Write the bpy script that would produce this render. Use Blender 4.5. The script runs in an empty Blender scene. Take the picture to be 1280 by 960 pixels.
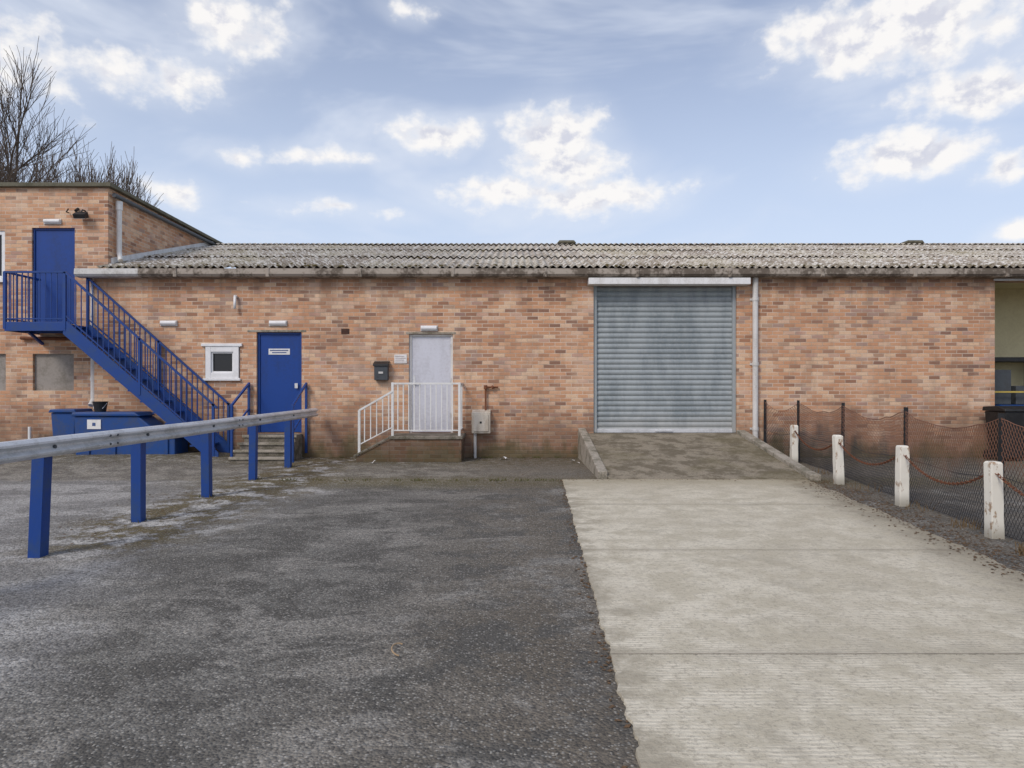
import bpy, bmesh, math, random
from mathutils import Vector, Matrix, noise
random.seed(7)
S = bpy.context.scene
COL = S.collection

# ------------------------------------------------------------------ node helpers
class G:
    def __init__(s, tree):
        s.t = tree; s.N = tree.nodes; s.L = tree.links
    def setin(s, node, key, v):
        if v is None: return
        sock = node.inputs[key]
        if isinstance(v, bpy.types.NodeSocket): s.L.new(v, sock)
        else:
            if isinstance(v, (tuple, list)) and len(v) == 3 and sock.type == 'RGBA': v = (*v, 1)
            sock.default_value = v
    def n(s, typ, ins=None, **props):
        nd = s.N.new(typ)
        for k, v in props.items(): setattr(nd, k, v)
        for k, v in (ins or {}).items(): s.setin(nd, k, v)
        return nd
    def m(s, op, a, b=None, c=None, clamp=False):
        nd = s.N.new('ShaderNodeMath'); nd.operation = op; nd.use_clamp = clamp
        s.setin(nd, 0, a); s.setin(nd, 1, b)
        if c is not None: s.setin(nd, 2, c)
        return nd.outputs[0]
    def vm(s, op, a, b=None):
        nd = s.N.new('ShaderNodeVectorMath'); nd.operation = op
        s.setin(nd, 0, a)
        if b is not None: s.setin(nd, 1, b)
        return nd.outputs['Value'] if op in ('LENGTH', 'DOT_PRODUCT') else nd.outputs[0]
    def mix(s, f, a, b, bt='MIX'):
        nd = s.N.new('ShaderNodeMix'); nd.data_type = 'RGBA'; nd.blend_type = bt; nd.clamp_factor = True
        s.setin(nd, 0, f); s.setin(nd, 6, a); s.setin(nd, 7, b)
        return nd.outputs[2]
    def sstep(s, v, a, b, t0=0.0, t1=1.0):
        nd = s.N.new('ShaderNodeMapRange'); nd.interpolation_type = 'SMOOTHSTEP'; nd.clamp = True
        s.setin(nd, 0, v); s.setin(nd, 1, a); s.setin(nd, 2, b); s.setin(nd, 3, t0); s.setin(nd, 4, t1)
        return nd.outputs[0]
    def noise(s, vec, scale, detail=4, rough=0.55, dist=0.0):
        nd = s.n('ShaderNodeTexNoise', {'Vector': vec, 'Scale': scale, 'Detail': min(detail, 5), 'Roughness': rough, 'Distortion': dist})
        return nd.outputs['Fac']
    def scale(s, vec, v):
        return s.vm('MULTIPLY', vec, v)
    def ramp(s, f, stops, interp='LINEAR'):
        nd = s.N.new('ShaderNodeValToRGB'); cr = nd.color_ramp; cr.interpolation = interp
        while len(cr.elements) < len(stops): cr.elements.new(0.5)
        for e, (p, c) in zip(cr.elements, stops): e.position = p; e.color = (*c, 1)
        s.setin(nd, 0, f); return nd.outputs[0]
    def bump(s, h, strength=0.3, dist=0.01):
        nd = s.n('ShaderNodeBump', {'Height': h, 'Strength': strength, 'Distance': dist}); return nd.outputs[0]

def newmat(name):
    m = bpy.data.materials.new(name); m.use_nodes = True
    m.node_tree.nodes.clear()
    g = G(m.node_tree)
    out = g.n('ShaderNodeOutputMaterial'); b = g.n('ShaderNodeBsdfPrincipled')
    g.L.new(b.outputs[0], out.inputs[0])
    tc = g.n('ShaderNodeTexCoord')
    return m, g, b, tc.outputs['Object']

def pmat(name, base, dirt=None, rough=0.6, amt=0.5, scale=3.0, bump=0.15, bscale=60, metal=0.0, streak=False, spec=0.4, lo=0.42, hi=0.66):
    m, g, b, co = newmat(name)
    dirt = dirt or tuple(c*0.5 for c in base)
    v = g.scale(co, (1, 1, 0.25)) if streak else co
    n1 = g.noise(v, scale, 5, 0.65)
    n2 = g.noise(co, scale*9, 3, 0.6)
    f = g.m('MULTIPLY', g.sstep(g.m('ADD', g.m('MULTIPLY', n1, 0.7), g.m('MULTIPLY', n2, 0.3)), lo, hi), amt)
    c = g.mix(f, base, dirt)
    c = g.mix(g.m('MULTIPLY', n2, 0.25), c, tuple(x*0.75 for x in base))
    g.setin(b, 'Base Color', c)
    g.setin(b, 'Roughness', g.m('ADD', rough-0.08, g.m('MULTIPLY', n2, 0.2), clamp=True))
    b.inputs['Metallic'].default_value = metal
    b.inputs['Specular IOR Level'].default_value = spec
    if bump > .12: g.setin(b, 'Normal', g.bump(g.noise(co, bscale, 2, 0.6), bump, 0.004))
    return m

# ------------------------------------------------------------------ materials
def brick_mat(name, dark=1.0, moss=1.0):
    m, g, b, co = newmat(name)
    sx = g.n('ShaderNodeSeparateXYZ', {0: co})
    x, y, z = sx.outputs
    wob = g.noise(co, 9, 2)
    wobo = g.m('MULTIPLY', g.m('SUBTRACT', wob, 0.5), 0.02)
    u = g.m('ADD', g.m('DIVIDE', g.m('ADD', g.m('ADD', x, y), wobo), 0.225), 400.0)
    v = g.m('ADD', g.m('DIVIDE', g.m('ADD', z, g.m('MULTIPLY', wobo, 0.3)), 0.075), 400.0)
    row = g.m('FLOOR', v)
    uu = g.m('ADD', u, g.m('MULTIPLY', g.m('MODULO', row, 2.0), 0.5))
    col = g.m('FLOOR', uu)
    fu = g.m('SUBTRACT', uu, col); fv = g.m('SUBTRACT', v, row)
    cv = g.n('ShaderNodeCombineXYZ', {0: col, 1: row, 2: 3.0})
    wn = g.n('ShaderNodeTexWhiteNoise', {'Vector': cv.outputs[0]}, noise_dimensions='3D')
    big = g.noise(co, 0.6, 3)
    rf = g.m('ADD', wn.outputs[0], g.m('MULTIPLY', g.m('SUBTRACT', big, 0.5), 0.6), clamp=True)
    D = dark
    def c(r, gg, bb): return (r*D, gg*D, bb*D)
    bc = g.ramp(rf, [(0.0, c(.26, .145, .10)), (0.06, c(.37, .19, .115)), (0.18, c(.51, .27, .155)), (0.40, c(.63, .345, .20)),
                     (0.56, c(.56, .29, .165)), (0.70, c(.68, .415, .255)), (0.82, c(.72, .50, .33)), (0.90, c(.65, .43, .30)), (0.96, c(.49, .29, .22)), (1.0, c(.40, .27, .215))])
    fine = g.noise(co, 45, 4, 0.7)
    bc = g.mix(g.m('MULTIPLY', g.sstep(fine, 0.42, 0.68), 0.35), bc, c(.36, .22, .15))
    wn2s = g.n('ShaderNodeSeparateXYZ', {0: wn.outputs['Color']}).outputs[1]
    bc = g.mix(g.m('MULTIPLY', g.m('GREATER_THAN', wn2s, 0.94), 0.5), bc, c(.20, .13, .11))
    eu = g.m('MINIMUM', fu, g.m('SUBTRACT', 1.0, fu)); ev = g.m('MINIMUM', fv, g.m('SUBTRACT', 1.0, fv))
    mu = g.sstep(eu, 0.015, 0.038, 1, 0); mv = g.sstep(ev, 0.05, 0.115, 1, 0)
    mort = g.m('MAXIMUM', mu, mv)
    mc = g.mix(g.sstep(g.noise(co, 2.5, 3), .4, .6), c(.43, .35, .27), c(.66, .56, .45))
    colr = g.mix(g.m('MULTIPLY', mort, 0.85), bc, mc)
    st = g.noise(g.scale(co, (1.3, 1.3, 0.45)), 1.7, 5, 0.68)
    colr = g.mix(g.m('MULTIPLY', g.sstep(st, 0.50, 0.66), 0.36), colr, c(.29, .19, .135))
    st2 = g.noise(co, 1.1, 5, 0.65)
    colr = g.mix(g.m('MULTIPLY', g.sstep(st2, 0.50, 0.66), 0.30), colr, c(.74, .57, .43))
    lown = g.m('ADD', z, g.m('MULTIPLY', g.m('SUBTRACT', st2, 0.5), 2.6))
    colr = g.mix(g.m('MULTIPLY', g.sstep(lown, 0.3, 1.3, 1, 0), 0.68*moss), colr, c(.17, .11, .08))
    lown2 = g.m('ADD', z, g.m('MULTIPLY', g.m('SUBTRACT', st, 0.5), 1.6))
    colr = g.mix(g.m('MULTIPLY', g.sstep(lown2, 0.0, 0.42, 1, 0), 0.7*moss), colr, (.075, .075, .035))
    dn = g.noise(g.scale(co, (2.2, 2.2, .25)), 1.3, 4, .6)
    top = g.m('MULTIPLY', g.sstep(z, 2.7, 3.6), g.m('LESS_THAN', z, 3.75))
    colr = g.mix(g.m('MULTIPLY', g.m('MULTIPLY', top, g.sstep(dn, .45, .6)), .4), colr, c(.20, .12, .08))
    g.setin(b, 'Base Color', colr)
    b.inputs['Roughness'].default_value = 0.9
    b.inputs['Specular IOR Level'].default_value = 0.2
    h = g.m('SUBTRACT', 1.0, mort)
    g.setin(b, 'Normal', g.bump(h, 0.5, 0.008))
    return m

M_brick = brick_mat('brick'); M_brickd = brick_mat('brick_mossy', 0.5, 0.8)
M_blue = pmat('blue_paint', (.007, .05, .24), (.03, .065, .15), 0.42, 0.7, 4, 0.08)
M_bluedoor = pmat('blue_door_paint', (.005, .05, .26), (.012, .035, .13), 0.4, 0.7, 2, 0.05, streak=True)
M_bluebin = pmat('blue_plastic', (.008, .06, .24), (.05, .07, .12), 0.5, 0.8, 5, 0.1)
M_white = pmat('white_paint', (.76, .76, .74), (.42, .38, .32), 0.5, 0.5, 5, 0.08, streak=True)
M_whitedoor = pmat('white_door_paint', (.62, .63, .69), (.40, .39, .41), 0.45, 0.6, 2.2, 0.06, streak=True)
M_upvc = pmat('white_upvc', (.82, .82, .82), (.5, .48, .45), 0.35, 0.3, 6, 0.02)
M_lint = pmat('lintel_paint', (.80, .80, .79), (.42, .39, .34), 0.7, 0.5, 5, 0.2, streak=True)
M_pipe = pmat('grey_pipe', (.66, .65, .63), (.36, .34, .30), 0.6, 0.6, 6, 0.1, streak=True)
M_gut = pmat('gutter_concrete', (.38, .33, .275), (.08, .06, .042), 0.9, 0.92, 2.2, 0.4, lo=.44, hi=.57)
M_gutl = pmat('gutter_fascia_pale', (.62, .61, .58), (.2, .17, .13), 0.8, 0.7, 3, 0.3)
M_coping = pmat('coping', (.15, .14, .10), (.06, .06, .035), 0.9, 0.8, 5, 0.4)
M_galv = pmat('galvanised_steel', (.70, .71, .72), (.42, .42, .41), 0.5, 0.85, 5, 0.05, metal=0.3)
M_grey = pmat('grey_box', (.07, .08, .09), (.04, .04, .04), 0.5, 0.5, 8, 0.05)
M_black = pmat('black_plastic', (.014, .014, .015), (.04, .04, .04), 0.5, 0.6, 8, 0.05)
M_rust = pmat('rusty_iron', (.20, .075, .035), (.08, .035, .02), 0.85, 0.7, 14, 0.1)
M_step = pmat('step_concrete', (.24, .21, .17), (.07, .065, .04), 0.95, 0.9, 5, 0.5, lo=.42, hi=.6)
M_kerb = pmat('kerb_concrete', (.38, .34, .28), (.12, .11, .07), 0.95, 0.85, 4, 0.5, lo=.42, hi=.6)
M_render = pmat('cement_render', (.33, .30, .27), (.18, .16, .13), 0.95, 0.8, 3, 0.4)
M_cream = pmat('cream_wall', (.80, .72, .44), (.6, .5, .28), 0.8, 0.4, 2, 0.05)
M_yel = pmat('yellow_paint', (.55, .42, .10), (.4, .28, .04), 0.6, 0.5, 6, 0.05)
M_intf = pmat('interior_floor', (.25, .24, .22), (.12, .12, .12), 0.7, 0.6, 2, 0.1)
M_bark = pmat('bark', (.14, .105, .08), (.07, .06, .04), 0.95, 0.6, 6, 0.1)
M_leaf = pmat('dead_leaves', (.14, .085, .045), (.05, .035, .02), 0.9, 0.9, 20, 0.1)
M_stone = pmat('loose_stones', (.36, .34, .30), (.14, .13, .12), 0.9, 0.9, 20, 0.1)
M_paper = pmat('paper', (.78, .77, .75), (.5, .48, .45), 0.7, 0.4, 12, 0.02)
M_txt = pmat('printed_text', (.25, .12, .12), (.2, .1, .1), 0.7, 0.4, 12, 0.02)
M_txb = pmat('printed_text_blue', (.06, .10, .25), (.05, .1, .2), 0.7, 0.4, 12, 0.02)
M_meter = pmat('meter_box_plastic', (.66, .61, .52), (.30, .22, .14), 0.6, 0.7, 6, 0.1, streak=True)

def wire_mat():
    m, g, b, co = newmat('weathered_wire')
    z = g.n('ShaderNodeSeparateXYZ', {0: co}).outputs[2]
    n = g.noise(co, 1.6, 3, .6)
    f = g.sstep(g.m('ADD', z, g.m('MULTIPLY', g.m('SUBTRACT', n, .5), 1.2)), .45, .85)
    g.setin(b, 'Base Color', g.mix(f, (.045, .042, .045), (.22, .105, .065)))
    b.inputs['Roughness'].default_value = .8
    return m
M_wire = wire_mat()

def shutter_mat():
    m, g, b, co = newmat('shutter_steel')
    n1 = g.noise(g.scale(co, (1, 1, .3)), 2.5, 5, .65); n2 = g.noise(co, 22, 4, .6)
    c = g.mix(g.sstep(n1, .38, .62), (.33, .365, .375), (.23, .265, .28))
    z = g.n('ShaderNodeSeparateXYZ', {0: co}).outputs[2]
    c = g.mix(g.m('MULTIPLY', g.sstep(g.m('ADD', z, g.m('MULTIPLY', n1, .5)), .7, 1.25, 1, 0), .5), c, (.46, .44, .40))
    c = g.mix(g.m('MULTIPLY', g.sstep(n2, .5, .68), .3), c, (.42, .43, .42))
    g.setin(b, 'Base Color', c); b.inputs['Roughness'].default_value = .55; b.inputs['Metallic'].default_value = .15
    return m
M_shut = shutter_mat()

def glass_mat():
    m, g, b, co = newmat('dark_glass')
    b.inputs['Base Color'].default_value = (.012, .013, .014, 1); b.inputs['Roughness'].default_value = .06
    return m
M_glass = glass_mat()

def roof_mat():
    m, g, b, co = newmat('asbestos_cement_roof')
    z = g.n('ShaderNodeSeparateXYZ', {0: co}).outputs[2]
    n1 = g.noise(g.scale(co, (1, .5, 1)), 0.9, 5, .7); n2 = g.noise(co, 7, 4, .7); n3 = g.noise(g.scale(co, (6, .6, .6)), 2.0, 4, .7)
    n4 = g.noise(co, 26, 3, .7)
    c = g.mix(g.sstep(n1, .43, .58), (.34, .285, .225), (.62, .565, .48))
    c = g.mix(g.m('MULTIPLY', g.sstep(n3, .49, .60), .6), c, (.21, .17, .115))
    c = g.mix(g.m('MULTIPLY', g.sstep(n2, .50, .58), .85), c, (.76, .73, .66))
    ms = g.m('ADD', g.m('MULTIPLY', n1, .5), g.m('MULTIPLY', n4, .5))
    c = g.mix(g.m('MULTIPLY', g.sstep(ms, .51, .57), .6), c, (.24, .195, .08))
    c = g.mix(g.m('MULTIPLY', g.sstep(g.noise(co, 12, 3, .7), .55, .63), .8), c, (.08, .058, .036))
    ez = g.m('ADD', z, g.m('MULTIPLY', g.m('SUBTRACT', n2, .5), 1.2))
    c = g.mix(g.m('MULTIPLY', g.sstep(ez, 3.82, 4.0, 1, 0), .55), c, (.14, .11, .06))
    g.setin(b, 'Base Color', c); b.inputs['Roughness'].default_value = .95
    return m
M_roof = roof_mat()

def ground_mat():
    m, g, b, co = newmat('asphalt')
    sx = g.n('ShaderNodeSeparateXYZ', {0: co}); x, y, z = sx.outputs
    big = g.noise(co, .45, 5, .6); mid = g.noise(co, 2.2, 5, .72); fine = g.noise(co, 26, 4, .75)
    wav = g.noise(g.scale(co, (.75, 1.15, 1)), 1.3, 5, .7, .6)
    vor = g.n('ShaderNodeTexVoronoi', {'Vector': co, 'Scale': 75.0}); vd = vor.outputs['Distance']
    vs = g.n('ShaderNodeSeparateXYZ', {0: vor.outputs['Color']}).outputs[0]
    c = g.mix(g.sstep(mid, .42, .58), (.120, .113, .098), (.215, .205, .18))
    c = g.mix(g.m('MULTIPLY', g.sstep(wav, .49, .60), .75), c, (.34, .32, .28))
    c = g.mix(g.m('MULTIPLY', g.sstep(big, .50, .58), .5), c, (.115, .108, .094))
    lx = g.m('ADD', x, g.m('MULTIPLY', g.m('SUBTRACT', big, .5), 3.0))
    lx = g.m('ADD', lx, g.m('MULTIPLY', g.m('SUBTRACT', mid, .5), 2.0))
    lf = g.sstep(lx, -3.2, -2.3, 1, 0)
    c = g.mix(g.m('MULTIPLY', lf, .88), c, g.mix(g.sstep(wav, .42, .58), (.29, .28, .262), (.50, .485, .455)))
    yb = g.m('ADD', y, g.m('MULTIPLY', g.m('SUBTRACT', mid, .5), .9))
    bf = g.sstep(yb, 10.3, 10.5)
    c = g.mix(g.m('MULTIPLY', bf, .85), c, g.mix(g.sstep(mid, .42, .58), (.18, .16, .125), (.36, .33, .27)))
    d = g.m('ABSOLUTE', g.m('SUBTRACT', yb, 10.2))
    mj = g.m('MULTIPLY', g.sstep(d, .05, .95, 1, 0), g.sstep(fine, .38, .50))
    mj = g.m('MULTIPLY', mj, g.sstep(x, -6, -3.5))
    c = g.mix(g.m('MULTIPLY', mj, .88), c, (.16, .13, .045))
    mw = g.m('MULTIPLY', g.sstep(yb, 11.4, 13.1), g.sstep(g.noise(co, 7, 4, .7), .42, .53))
    c = g.mix(g.m('MULTIPLY', mw, .9), c, (.115, .093, .04))
    dr = g.m('ABSOLUTE', g.m('ADD', x, g.m('ADD', 3.65, g.m('MULTIPLY', g.m('SUBTRACT', big, .5), 2.0))))
    mr = g.m('MULTIPLY', g.sstep(dr, .3, 1.2, 1, 0), g.sstep(y, 5.2, 6.4))
    mn = g.noise(co, 2.6, 5, .76)
    c = g.mix(g.m('MULTIPLY', g.m('MULTIPLY', mr, g.sstep(mn, .47, .53)), .95), c, (.15, .115, .045))
    c = g.mix(g.m('MULTIPLY', g.m('MULTIPLY', mr, g.sstep(mn, .46, .41)), .9), c, (.66, .64, .59))
    bs = g.m('MULTIPLY', g.sstep(x, -1.6, .3), g.sstep(mid, .42, .54))
    c = g.mix(g.m('MULTIPLY', bs, .6), c, (.145, .115, .078))
    agg = g.m('MULTIPLY', g.m('GREATER_THAN', vs, .80), g.sstep(vd, .35, .6, 1, 0))
    c = g.mix(g.m('MULTIPLY', agg, .5), c, (.54, .52, .47))
    c = g.mix(g.m('MULTIPLY', g.m('LESS_THAN', vs, .22), .5), c, (.05, .048, .045))
    c = g.mix(g.sstep(fine, .40, .66, 0, .6), c, (.07, .065, .057))
    g.setin(b, 'Base Color', c)
    b.inputs['Roughness'].default_value = .93; b.inputs['Specular IOR Level'].default_value = .25
    h = g.m('ADD', g.m('MULTIPLY', g.n('ShaderNodeTexVoronoi', {'Vector': co, 'Scale': 75.0}).outputs['Distance'], -1.0), g.m('MULTIPLY', g.noise(co, 26, 2, .75), 1.2))
    g.setin(b, 'Normal', g.bump(h, .7, .012))
    return m
M_ground = ground_mat()

def slab_mat(name, mossy=False):
    m, g, b, co = newmat(name)
    sx = g.n('ShaderNodeSeparateXYZ', {0: co}); x, y, z = sx.outputs
    big = g.noise(co, .6, 4, .6); mid = g.noise(co, 3.0, 5, .7); fine = g.noise(co, 40, 4, .75)
    wx = g.noise(co, 1.5, 2)
    yy = g.m('ADD', y, g.m('MULTIPLY', wx, .10))
    rid = g.m('SINE', g.m('MULTIPLY', yy, 6.283/.03))
    ridn = g.noise(g.scale(co, (9, 42, 1)), 1.0, 4, .75)
    rmask = g.sstep(mid, .42, .56)
    if not mossy:
        c = g.mix(g.sstep(mid, .40, .60), (.53, .48, .365), (.70, .645, .515))
        c = g.mix(g.m('MULTIPLY', g.sstep(big, .47, .58), .35), c, (.49, .44, .335))
        c = g.mix(g.m('MULTIPLY', g.sstep(ridn, .50, .62), .38), c, (.40, .355, .27))
        c = g.mix(g.m('MULTIPLY', g.m('MULTIPLY', g.sstep(rid, -.1, -1.0), rmask), .22), c, (.32, .28, .21))
        c = g.mix(g.m('MULTIPLY', g.sstep(fine, .51, .62), .5), c, (.30, .265, .205))
        bl = g.noise(co, 1.3, 5, .75)
        c = g.mix(g.m('MULTIPLY', g.sstep(bl, .54, .62), .35), c, (.37, .335, .26))
        ty = g.m('ADD', y, g.m('MULTIPLY', g.m('SUBTRACT', fine, .5), .04))
        jm = g.m('ABSOLUTE', g.m('SUBTRACT', g.m('FRACT', g.m('DIVIDE', g.m('ADD', ty, 3.3+1.15), 2.3)), .5))
        c = g.mix(g.m('MULTIPLY', g.sstep(jm, .001, .006, 1, 0), .7), c, (.14, .12, .09))
        c = g.mix(g.m('MULTIPLY', g.m('MULTIPLY', g.sstep(jm, .01, .05, 1, 0), g.sstep(mid, .42, .56)), .3), c, (.32, .28, .21))
        ex = g.m('ADD', x, g.m('MULTIPLY', g.m('SUBTRACT', mid, .5), 1.5))
        e2 = g.sstep(g.m('SUBTRACT', ex, g.m('MULTIPLY', y, .117)), 2.6, 3.25)
        c = g.mix(g.m('MULTIPLY', e2, .7), c, (.20, .17, .12))
        e1 = g.sstep(g.m('SUBTRACT', ex, g.m('MULTIPLY', y, .0375)), .26, .62, 1, 0)
        c = g.mix(g.m('MULTIPLY', e1, .5), c, (.28, .245, .185))
        ef = g.sstep(g.m('ADD', y, g.m('MULTIPLY', mid, 1.2)), 9.9, 10.9)
        c = g.mix(g.m('MULTIPLY', ef, .5), c, (.29, .245, .155))
    else:
        c = g.mix(g.sstep(mid, .42, .58), (.16, .135, .095), (.30, .26, .195))
        c = g.mix(g.m('MULTIPLY', g.sstep(big, .48, .58), .45), c, (.14, .12, .06))
        c = g.mix(g.m('MULTIPLY', g.sstep(fine, .5, .62), .5), c, (.09, .078, .055))
        c = g.mix(g.m('MULTIPLY', g.sstep(ridn, .52, .64), .4), c, (.35, .31, .24))
    g.setin(b, 'Base Color', c); b.inputs['Roughness'].default_value = .95; b.inputs['Specular IOR Level'].default_value = .2
    h = g.m('ADD', g.m('ADD', g.m('MULTIPLY', g.m('MULTIPLY', rid, rmask), .15), g.m('MULTIPLY', ridn, .9)), fine)
    g.setin(b, 'Normal', g.bump(h, .6, .010))
    return m
M_slab = slab_mat('brushed_concrete'); M_ramp = slab_mat('mossy_ramp_concrete', True)

def post_mat():
    m, g, b, co = newmat('painted_concrete_post')
    n = g.noise(g.scale(co, (1, 1, .5)), 9, 5, .7)
    c = g.mix(g.sstep(n, .56, .63), (.78, .75, .66), (.38, .27, .18))
    z = g.n('ShaderNodeSeparateXYZ', {0: co}).outputs[2]
    c = g.mix(g.m('MULTIPLY', g.sstep(z, .0, .18, 1, 0), .6), c, (.14, .12, .07))
    g.setin(b, 'Base Color', c); b.inputs['Roughness'].default_value = .85
    g.setin(b, 'Normal', g.bump(n, .4, .01)); return m
M_post = post_mat()

# ------------------------------------------------------------------ geometry helpers
def empty(name):
    o = bpy.data.objects.new(name, None); COL.objects.link(o); return o
def fin(bm, name, mat, parent=None, bevel=0.0, smooth=False, solid=0.0):
    me = bpy.data.meshes.new(name)
    bmesh.ops.recalc_face_normals(bm, faces=bm.faces)
    bm.to_mesh(me); bm.free()
    me.materials.append(mat)
    if smooth:
        for p in me.polygons: p.use_smooth = True
    o = bpy.data.objects.new(name, me); COL.objects.link(o)
    if parent: o.parent = parent
    if solid:
        md = o.modifiers.new('s', 'SOLIDIFY'); md.thickness = solid
    if bevel:
        md = o.modifiers.new('b', 'BEVEL'); md.width = bevel; md.segments = 2; md.limit_method = 'ANGLE'
    return o
def B(): return bmesh.new()
def box(bm, x0, x1, y0, y1, z0, z1):
    v = [bm.verts.new((x, y, z)) for x in (x0, x1) for y in (y0, y1) for z in (z0, z1)]
    for f in ((0,1,3,2),(4,6,7,5),(0,4,5,1),(2,3,7,6),(0,2,6,4),(1,5,7,3)): bm.faces.new([v[i] for i in f])
    return v
def prism(bm, pts, a0, a1, axis='y'):
    def P(p, a): return (p[0], a, p[1]) if axis == 'y' else ((a, p[0], p[1]) if axis == 'x' else (p[0], p[1], a))
    v0 = [bm.verts.new(P(p, a0)) for p in pts]; v1 = [bm.verts.new(P(p, a1)) for p in pts]
    bm.faces.new(v0); bm.faces.new(v1[::-1]); n = len(pts)
    for i in range(n): bm.faces.new([v0[i], v0[(i+1) % n], v1[(i+1) % n], v1[i]])
def frame(d):
    d = d.normalized(); up = Vector((0, 0, 1)) if abs(d.z) < .95 else Vector((0, 1, 0))
    a = d.cross(up).normalized(); return a, a.cross(d).normalized()
def cyl(bm, p0, p1, r0, r1=None, seg=8, caps=True):
    p0 = Vector(p0); p1 = Vector(p1); r1 = r0 if r1 is None else r1
    a, b = frame(p1-p0)
    c = [(math.cos(2*math.pi*i/seg), math.sin(2*math.pi*i/seg)) for i in range(seg)]
    v0 = [bm.verts.new(p0+(a*x+b*y)*r0) for x, y in c]; v1 = [bm.verts.new(p1+(a*x+b*y)*r1) for x, y in c]
    for i in range(seg): bm.faces.new([v0[i], v0[(i+1) % seg], v1[(i+1) % seg], v1[i]])
    if caps: bm.faces.new(v0[::-1]); bm.faces.new(v1)
def bar(bm, p0, p1, w, h):
    p0 = Vector(p0); p1 = Vector(p1); a, b = frame(p1-p0)
    q = [(-w/2, -h/2), (w/2, -h/2), (w/2, h/2), (-w/2, h/2)]
    v0 = [bm.verts.new(p0+a*x+b*y) for x, y in q]; v1 = [bm.verts.new(p1+a*x+b*y) for x, y in q]
    for i in range(4): bm.faces.new([v0[i], v0[(i+1) % 4], v1[(i+1) % 4], v1[i]])
    bm.faces.new(v0[::-1]); bm.faces.new(v1)
def tube(bm, pts, r, seg=10):
    for i in range(len(pts)-1): cyl(bm, pts[i], pts[i+1], r, r, seg)
    for p in pts[1:-1]:
        bmesh.ops.create_icosphere(bm, subdivisions=2, radius=r*1.02, matrix=Matrix.Translation(p))
def wall(bm, x0, x1, z0, z1, yf, yb, ops):
    xs = sorted({x0, x1, *[o[0] for o in ops], *[o[1] for o in ops]}); zs = sorted({z0, z1, *[o[2] for o in ops], *[o[3] for o in ops]})
    xs = [x for x in xs if x0 <= x <= x1]; zs = [z for z in zs if z0 <= z <= z1]
    def solid(i, j):
        if i < 0 or j < 0 or i >= len(xs)-1 or j >= len(zs)-1: return False
        cx = (xs[i]+xs[i+1])/2; cz = (zs[j]+zs[j+1])/2
        return not any(o[0] < cx < o[1] and o[2] < cz < o[3] for o in ops)
    def q(*p): bm.faces.new([bm.verts.new(a) for a in p])
    for i in range(len(xs)-1):
        for j in range(len(zs)-1):
            if not solid(i, j): continue
            a, b, c, d = xs[i], xs[i+1], zs[j], zs[j+1]
            q((a, yf, c), (b, yf, c), (b, yf, d), (a, yf, d)); q((a, yb, d), (b, yb, d), (b, yb, c), (a, yb, c))
            if not solid(i-1, j): q((a, yf, c), (a, yf, d), (a, yb, d), (a, yb, c))
            if not solid(i+1, j): q((b, yf, d), (b, yf, c), (b, yb, c), (b, yb, d))
            if not solid(i, j-1): q((a, yf, c), (a, yb, c), (b, yb, c), (b, yf, c))
            if not solid(i, j+1): q((a, yf, d), (b, yf, d), (b, yb, d), (a, yb, d))
    bmesh.ops.remove_doubles(bm, verts=bm.verts, dist=1e-5)

def sm(t): t = max(0, min(1, t)); return t*t*(3-2*t)
def gz(x, y):
    base = .13*sm((y-11.0)/2.2)*sm((-4.6-x)/1.4)
    if -12 < x < 12 and 0 < y < 14: base += .012*(noise.noise(Vector((x*.5, y*.5, 0))))*sm((-x+.3)/1.0)
    return base

# ------------------------------------------------------------------ ground
bm = B()
xs = [-900, -300, -100, -50, -30, -20] + [-15+.5*i for i in range(61)] + [20, 30, 50, 100, 300, 900]
ys = [-900, -300, -100, -40, -15, -6] + [-3+.5*i for i in range(36)] + [18, 25, 40, 100, 300, 900]
gv = [[bm.verts.new((x, y, gz(x, y))) for y in ys] for x in xs]
for i in range(len(xs)-1):
    for j in range(len(ys)-1): bm.faces.new([gv[i][j], gv[i+1][j], gv[i+1][j+1], gv[i][j+1]])
fin(bm, 'ground', M_ground, smooth=True)

bm = B()
def edgeL(y): return .38+.0375*y+.02*noise.noise(Vector((0, y*2.3, 1)))+.022*noise.noise(Vector((3, y*9, 1)))+.012*noise.noise(Vector((3, y*27, 5)))
def edgeR(y): return 3.28+.117*y+.05*noise.noise(Vector((5, y*1.6, 1)))+.03*noise.noise(Vector((7, y*8, 1)))
prev = None
Y = -8.0
while Y <= 10.43:
    a = edgeL(Y); b_ = edgeR(Y)
    cur = [bm.verts.new((a, Y, -.02)), bm.verts.new((a+.006, Y, .014)), bm.verts.new((b_-.006, Y, .014)), bm.verts.new((b_, Y, -.02))]
    if prev:
        for k in range(3): bm.faces.new([prev[k], prev[k+1], cur[k+1], cur[k]])
    prev = cur; Y += .02
bm.faces.new(prev)
fin(bm, 'concrete_driveway', M_slab)

# ------------------------------------------------------------------ loading ramp
ramp = empty('loading_ramp')
bm = B(); prism(bm, [(10.40, -.05), (10.40, .021), (13.78, .495), (13.78, -.05)], 1.48, 4.52, 'x'); fin(bm, 'ramp_surface', M_ramp, ramp)
bm = B(); prism(bm, [(10.55, -.05), (10.55, .12), (13.757, .60), (13.757, -.05)], 1.33, 1.478, 'x'); fin(bm, 'kerb_left', M_kerb, ramp, .012)
bm = B(); prism(bm, [(10.35, -.05), (10.35, .09), (10.75, .13), (13.757, .56), (13.757, -.05)], 4.522, 4.69, 'x'); fin(bm, 'kerb_right', M_kerb, ramp, .012)

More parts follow.
